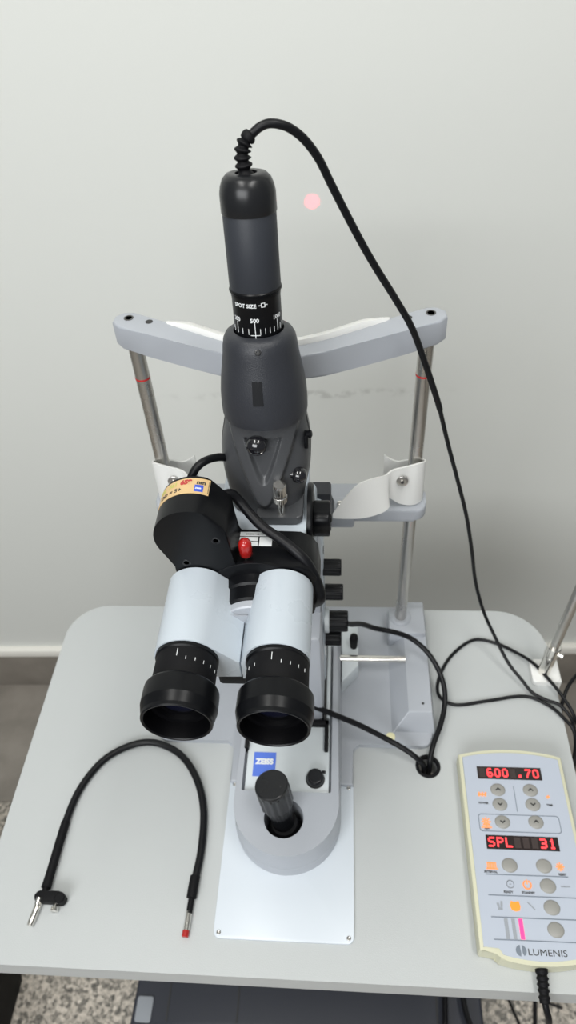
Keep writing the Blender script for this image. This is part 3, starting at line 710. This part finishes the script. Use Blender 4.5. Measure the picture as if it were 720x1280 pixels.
# ------------------------------------------------------------------ laser remote control
rc = thing('remote_control', 'cream edged control panel with red digital displays and grey buttons', 'control panel', (.1775, .28, 0))
def arcy(x, y0, h): return y0+h*(1-((x-.1775)/.054)**2)
outline = [(.1235, .3765)]+[(.1235+.108*i/16, arcy(.1235+.108*i/16, .3765, .0070)) for i in range(1, 16)]+[(.2315, .3765), (.2315, .1905), (.2300, .1890), (.2180, .1885), (.2160, .1875), (.2145, .1835)]
outline += [(.2140-.073*i/12, .1835-.0045*(1-((.2140-.073*i/12-.1775)/.0365)**2)) for i in range(1, 13)]
outline += [(.1398, .1868), (.1388, .1882), (.1250, .1890), (.1235, .1905)]
def inset(poly, d):
    cx = .1775; cy = .28; out = []
    n = len(poly)
    for i in range(n):
        p0 = Vector(poly[i-1]); p1 = Vector(poly[i]); p2 = Vector(poly[(i+1) % n])
        e1 = (p1-p0).normalized(); e2 = (p2-p1).normalized()
        n1 = Vector((e1.y, -e1.x)); n2 = Vector((e2.y, -e2.x)); nn = (n1+n2).normalized()
        s_ = -1 if (Vector((cx, cy))-p1).dot(nn) < 0 else 1
        k = 1/max(.5, nn.dot(n1))
        out.append(tuple(p1+nn*(d*k)))
    return out
outline_ccw = outline[::-1]
# make sure normals of inset point inwards (outline runs clockwise)
b = B(); prism(b, outline, .0005, .0205, 'Z', bev=.0012); obj('casing', b, 'cream', rc, label='cream plastic casing', sharp=30)
inn = inset(outline, .0038)
b = B(); prism(b, inn, .0200, .0213, 'Z', bev=.0003, seg=1); ov = obj('face_panel', b, 'overlay', rc, label='pale blue grey face panel')
ZP = .0213
FONT = {'6': ['01110', '10000', '10000', '11110', '10001', '10001', '01110'], '0': ['01110', '10001', '10001', '10001', '10001', '10001', '01110'],
        '.': ['00000', '00000', '00000', '00000', '00000', '01100', '01100'], '7': ['11111', '00001', '00010', '00100', '00100', '01000', '01000'],
        'S': ['01111', '10000', '10000', '01110', '00001', '00001', '11110'], 'P': ['11110', '10001', '10001', '11110', '10000', '10000', '10000'],
        'L': ['10000', '10000', '10000', '10000', '10000', '10000', '11111'], '3': ['11110', '00001', '00001', '01110', '00001', '00001', '11110'],
        '1': ['00100', '01100', '00100', '00100', '00100', '00100', '01110'], ' ': ['00000']*7}
def display(x0, x1, y0, y1, body):
    b = B(); box(b, x0, x1, y0, y1, ZP-.0003, ZP+.0005, .0002, 1); d = obj('display', b, 'screen', rc, label='dark display window showing red characters')
    n = len(body); cw = (x1-x0-.003)/n
    for i, ch in enumerate(body):
        ox = x0+.0015+i*cw; px = cw*.72/5; py = (y1-y0-.0044)/7; b = B()
        if ch == ' ':
            box(b, ox+cw*.08, ox+cw*.80, y0+.0017, y1-.0017, ZP+.0004, ZP+.0006); obj('dark_cell', b, 'cell', d); continue
        for r, row in enumerate(FONT[ch]):
            for q, s_ in enumerate(row):
                if s_ == '1':
                    xx_ = ox+cw*.08+q*px; yy_ = y1-.0022-(r+1)*py
                    box(b, xx_-px*.12, xx_+px*1.12, yy_-py*.1, yy_+py*1.1, ZP+.0005, ZP+.0008)
        obj('lit_character', b, 'led', d, label='glowing red character')
display(.1412, .2075, .3500, .3635, ' 600 .70')
display(.1412, .2115, .2785, .2920, 'SPL   31')
for i, (x, y, ar) in enumerate(((.1600, .3385, 1), (.1932, .3390, 1), (.1600, .3232, -1), (.1932, .3240, -1), (.1600, .3053, -1), (.1932, .3063, 1), (.1607, .2637, 0), (.1934, .2642, 0), (.1938, .2462, 0), (.1939, .2274, 0), (.1939, .2087, 0))):
    b = B(); lathe(b, (x, y, ZP-.0002), (0, 0, 1), [(0, .0076), (.0004, .0076), (.0010, .0070), (.0013, .0060), (.0016, .0030), (.0017, .0005)], 32)
    for v in b.verts: v.co.y = y+(v.co.y-y)*.88
    k = obj('button', b, 'button', rc)
    if ar:
        b = B(); stroke(b, [(x-.0021, y-.0008*ar), (x, y+.0011*ar), (x+.0021, y-.0008*ar)], .0012, ZP+.0012, .0006); obj('arrow', b, 'ink', k)
# printed lines and words
lines = [([(.1765, .3425), (.1765, .3165)], .0006, False), (rrect(.1368, .2165, .2958, .3128, .003, 4), .0006, True)]
lines += [([(x0, y), (x1, y+.0003)], .0008, False) for y, x0, x1 in ((.2548, .1372, .2140), (.2362, .1372, .2215), (.2174, .1372, .2215), (.1987, .1372, .2215))]
for pts, w_, cl in lines:
    b = B(); stroke(b, pts, w_, ZP, closed=cl); obj('printed_line', b, 'lines', ov)
b = B()
for t_, x, y in (('POWER', .1437, .3232), ('TIME', .2100, .3232), ('AIM', .1437, .2975), ('INTERVAL', .1420, .2562), ('RESET', .2095, .2562), ('READY', .1560, .2386), ('STANDBY', .1745, .2386)):
    flat_text(b, t_, x, y, ZP+.0001, .0028, align='CENTER', bold=.00008)
flat_text(b, 'LUMENIS', .1655, .1872, ZP+.0001, .0076, sx=1.16, extrude=.0001)
stroke(b, [(.2085, .1875), (.2097, .1875)], .0004, ZP)
obj('lettering', b, 'ink', ov)
# round emblem split by a curved stroke
b = B(); cx, cy = .1600, .1905
L = [(cx+.0047*math.cos(a), cy+.0047*math.sin(a)) for a in [math.radians(100+160*i/20) for i in range(21)]]
prism(b, L+[(cx-.0002, cy-.0020)], ZP, ZP+.0003)
Rr = [(cx+.0047*math.cos(a), cy+.0047*math.sin(a)) for a in [math.radians(-62+140*i/20) for i in range(21)]]
prism(b, Rr+[(cx+.0010, cy-.0018)], ZP, ZP+.0003)
obj('emblem', b, 'lines', ov)
# lit icons, one object each
def icon(name, m, lab, strokes, w, h=.0004):
    b = B()
    for pts in strokes: stroke(b, pts, w, ZP, h)
    obj(name, b, m, ov, label=lab)
def rays(cx, cy, r0, r1, n=8): return [[(cx+r0*math.cos(k*2*PI/n), cy+r0*math.sin(k*2*PI/n)), (cx+r1*math.cos(k*2*PI/n), cy+r1*math.sin(k*2*PI/n))] for k in range(n)]
def ringp(cx, cy, r, a0=0, a1=360, n=20): return [(cx+r*math.cos(math.radians(a0+(a1-a0)*i/n)), cy+r*math.sin(math.radians(a0+(a1-a0)*i/n))) for i in range(n+1)]
icon('power_icon', 'amber', 'lit amber power icon', [[(x, .3315), (x+.0006, .3350)] for x in (.1400, .1432, .1464)]+[[(.1395, .3330), (.1470, .3332)]], .0018)
icon('time_icon', 'amber', 'small lit amber dot icon', [[(.2090, .3320), (.2105, .3330)]], .0026)
icon('aim_icon', 'amber', 'lit amber star icon', rays(.1437, .3050, .0012, .0042)+[[(.1390, .2995), (.1484, .2995)], [(.1410, .3020), (.1464, .3020)]], .0014)
icon('interval_icon', 'amber', 'lit amber wave icon', [[(x-.001, .2600), (x, .2605), (x, .2655), (x+.0016, .2655), (x+.0016, .2605)] for x in (.1398, .1428, .1458)]+[[(.1385, .2600), (.1490, .2600)]], .0012)
icon('reset_icon', 'amber', 'lit amber sun icon', rays(.2085, .2640, 0, .0036), .0013)
icon('standby_icon', 'amber', 'lit amber ring icon', [ringp(.1746, .2465, .0036, 115, 425), [(.1746, .2475), (.1746, .2508)]], .0013)
icon('hand_icon', 'faint', 'faint unlit hand icon', [[(.1446, .2290), (.1452, .2266)], [(.1482, .2305), (.1478, .2268)], [(.1450, .2245), (.1480, .2245)]], .0020)
icon('probe_icon', 'faint', 'faint unlit line icon', [[(.1725, .2310), (.1780, .2250)]], .0009)
icon('ready_icon', 'faint', 'faint unlit ring icon', [ringp(.1588, .2465, .0034), [(.1580, .2465), (.1596, .2465)]], .0006)
icon('beam_icon', 'faint', 'faint unlit arrow icon', [[(.2060, .2462), (.2090, .2462)], [(.2090, .2462), (.2140, .2463)]], .0010)
icon('grey_bar', 'faint', 'unlit grey bar', [[(.1500, .2155), (.1500, .2005)]], .0032)
icon('grey_bar', 'faint', 'unlit grey bar beside the pink one', [[(.1565, .2155), (.1565, .2005)]], .0030)
b = B(); prism(b, [(.1570, .2318), (.1600, .2308), (.1640, .2318), (.1652, .2270), (.1640, .2235), (.1600, .2228), (.1568, .2240), (.1555, .2280)], ZP, ZP+.0004); obj('orange_icon', b, 'orange', ov, label='lit orange foot symbol')
b = B(); stroke(b, [(.1632, .2155), (.1632, .2008)], .0036, ZP, .0005); obj('pink_bar', b, 'pink', ov, label='lit pink bar')
# its lead at the front
rl_ = thing('remote_lead', 'black ribbed lead leaving the front of the control panel', 'cable', (.1775, .17, 0))
def rib2(t): return .0046-.0008*t+.0012*(.5+.5*math.cos(2*PI*t*6))*(1 if .12 < t < .86 else 0)+(.0006 if t >= .86 else 0)+(.0012 if t < .12 else 0)
pb = spline([(.1778, .1810, .0105), (.1774, .1720, .0100), (.1770, .1630, .0092), (.1768, .1535, .0070)], 20)
b = B(); tube(b, pb, rib2, 20, smooth=False); obj('strain_relief', b, 'blackm', rl_)
b = B(); tube(b, [(.1768, .1545, .0072), (.1785, .1490, .0020), (.1818, .1440, -.0100), (.1850, .1400, -.040), (.188, .138, -.12), (.195, .14, -.3), (.205, .145, -.60), (.222, .14, -.742), (.26, .10, -.757), (.33, .02, -.757)], .0029, 14); obj('lead', b, 'cable', rl_)

# ------------------------------------------------------------------ steel rod clamped at the right edge
rs = thing('rod_stand', 'slanting steel rod in a cream clamp at the right back edge of the table', 'stand', (.238, .49, 0))
b = B(); prism(b, rrect(.2225, .2535, .4765, .5080, (.004, .004, .006, .006)), .0, .008, 'Z', bev=.0015); box(b, .2495, .2565, .478, .512, -.045, .006, .002); obj('clamp_base', b, 'whiteplastic', rs)
b = B(); r0 = Vector((.2370, .4910, .0060)); r1 = Vector((.2560, .5050, .290)); rod(b, r0, r0.lerp(r1, .12), .0072, 24, ch=.001); rod(b, r0.lerp(r1, .12), r0.lerp(r1, .18), .0082, 24, ch=.001); obj('socket', b, 'chrome', rs)
b = B(); rod(b, r0.lerp(r1, .1), r1, .0052, 24); obj('rod', b, 'steel', rs)
b = B(); rod(b, r0.lerp(r1, .15)+Vector((0, -.003, 0)), r0.lerp(r1, .15)+Vector((.010, -.009, .001)), .0026, 16, ch=.0005); obj('set_screw', b, 'chrome', rs)

# ------------------------------------------------------------------ things on the floor
b = B(); prism(b, rrect(-.86, -.588, .10, .33, .03), .0003, .30, 'Z', bev=.012); bx_ = obj('equipment_case', b, 'blackm', floor=True, label='black case on the floor at the left edge of the photo', cat='case')
for v in bx_.data.vertices: pass
for pts, lab in (([(.165, .30, -.62), (.162, .262, -.618), (.160, .235, -.62), (.163, .215, -.66), (.17, .20, -.757), (.19, .18, -.757)], 'black cable hanging over the front of the table foot, left one'),
                 ([(.190, .31, -.62), (.194, .262, -.618), (.203, .232, -.62), (.208, .215, -.66), (.21, .20, -.757), (.23, .16, -.757)], 'black cable hanging over the front of the table foot, right one'),
                 ([(.345, .42, -.757), (.338, .33, -.757), (.325, .25, -.757), (.310, .18, -.757), (.29, .10, -.757)], 'black cable lying on the speckled floor below the control panel')):
    b = B(); tube(b, pts, .0045 if 'foot' in lab else .0035, 10); obj('cord', b, 'cable', None, lab, 'cable')

# ------------------------------------------------------------------ lights
def area(name, loc, size, energy, col=(1, 1, 1), rot=(0, 0, 0), sy=None):
    l = bpy.data.lights.new(name, 'AREA'); l.energy = energy; l.size = size; l.color = col
    if sy: l.shape = 'RECTANGLE'; l.size_y = sy
    o = bpy.data.objects.new(name, l); COL.objects.link(o); o.location = loc; o.rotation_euler = rot; return o
area('ceiling_or_fill_lamp', (-.45, -.05, 2.62), .30, 12, (1, .99, .96), sy=.9)
area('ceiling_or_fill_lamp', (.50, -.10, 2.62), .30, 13, (1, .99, .96), sy=.9)
area('ceiling_or_fill_lamp', (-.70, -1.65, 2.15), 1.7, 46, (.97, .99, 1), rot=(math.radians(58), 0, math.radians(-18)), sy=1.0)  # added fill behind the camera, hung below the ceiling to brighten the wall
sp = bpy.data.lights.new('aiming_beam', 'SPOT'); sp.energy = 6; sp.color = (1, .0, .07); sp.spot_size = math.radians(3.6); sp.spot_blend = .35; sp.shadow_soft_size = .001
so = bpy.data.objects.new('aiming_beam', sp); COL.objects.link(so); so.location = (-.048, .60, T+.375)
tgt = Vector((-.0428, .944, T+.385)); so.rotation_euler = (tgt-so.location).to_track_quat('-Z', 'Y').to_euler()
wd = bpy.data.worlds.new('World'); SC.world = wd; wd.use_nodes = True
wd.node_tree.nodes['Background'].inputs[0].default_value = (.93, .97, 1.0, 1); wd.node_tree.nodes['Background'].inputs[1].default_value = .20

# ------------------------------------------------------------------ camera
cam = bpy.data.cameras.new('Camera'); co = bpy.data.objects.new('Camera', cam); COL.objects.link(co); SC.camera = co
Rw = ((0.99704719, 0.05613851, -0.0523962), (0.00349928, -0.71482607, -0.69929354), (-0.07671147, 0.69704531, -0.71291177))
mw = Matrix(((Rw[0][0], -Rw[1][0], -Rw[2][0], 0), (Rw[0][1], -Rw[1][1], -Rw[2][1], 0), (Rw[0][2], -Rw[1][2], -Rw[2][2], T+.78), (0, 0, 0, 1)))
co.matrix_world = mw
cam.sensor_fit = 'VERTICAL'; cam.sensor_height = 36; cam.lens = 918.43/1280*36; cam.clip_start = .02
cam.dof.use_dof = True; cam.dof.focus_distance = .53; cam.dof.aperture_fstop = 9
SC.view_settings.view_transform = 'Standard'; SC.view_settings.look = 'None'
SC.view_settings.gamma = 1; SC.view_settings.use_curve_mapping = False; SC.view_settings.exposure = 0
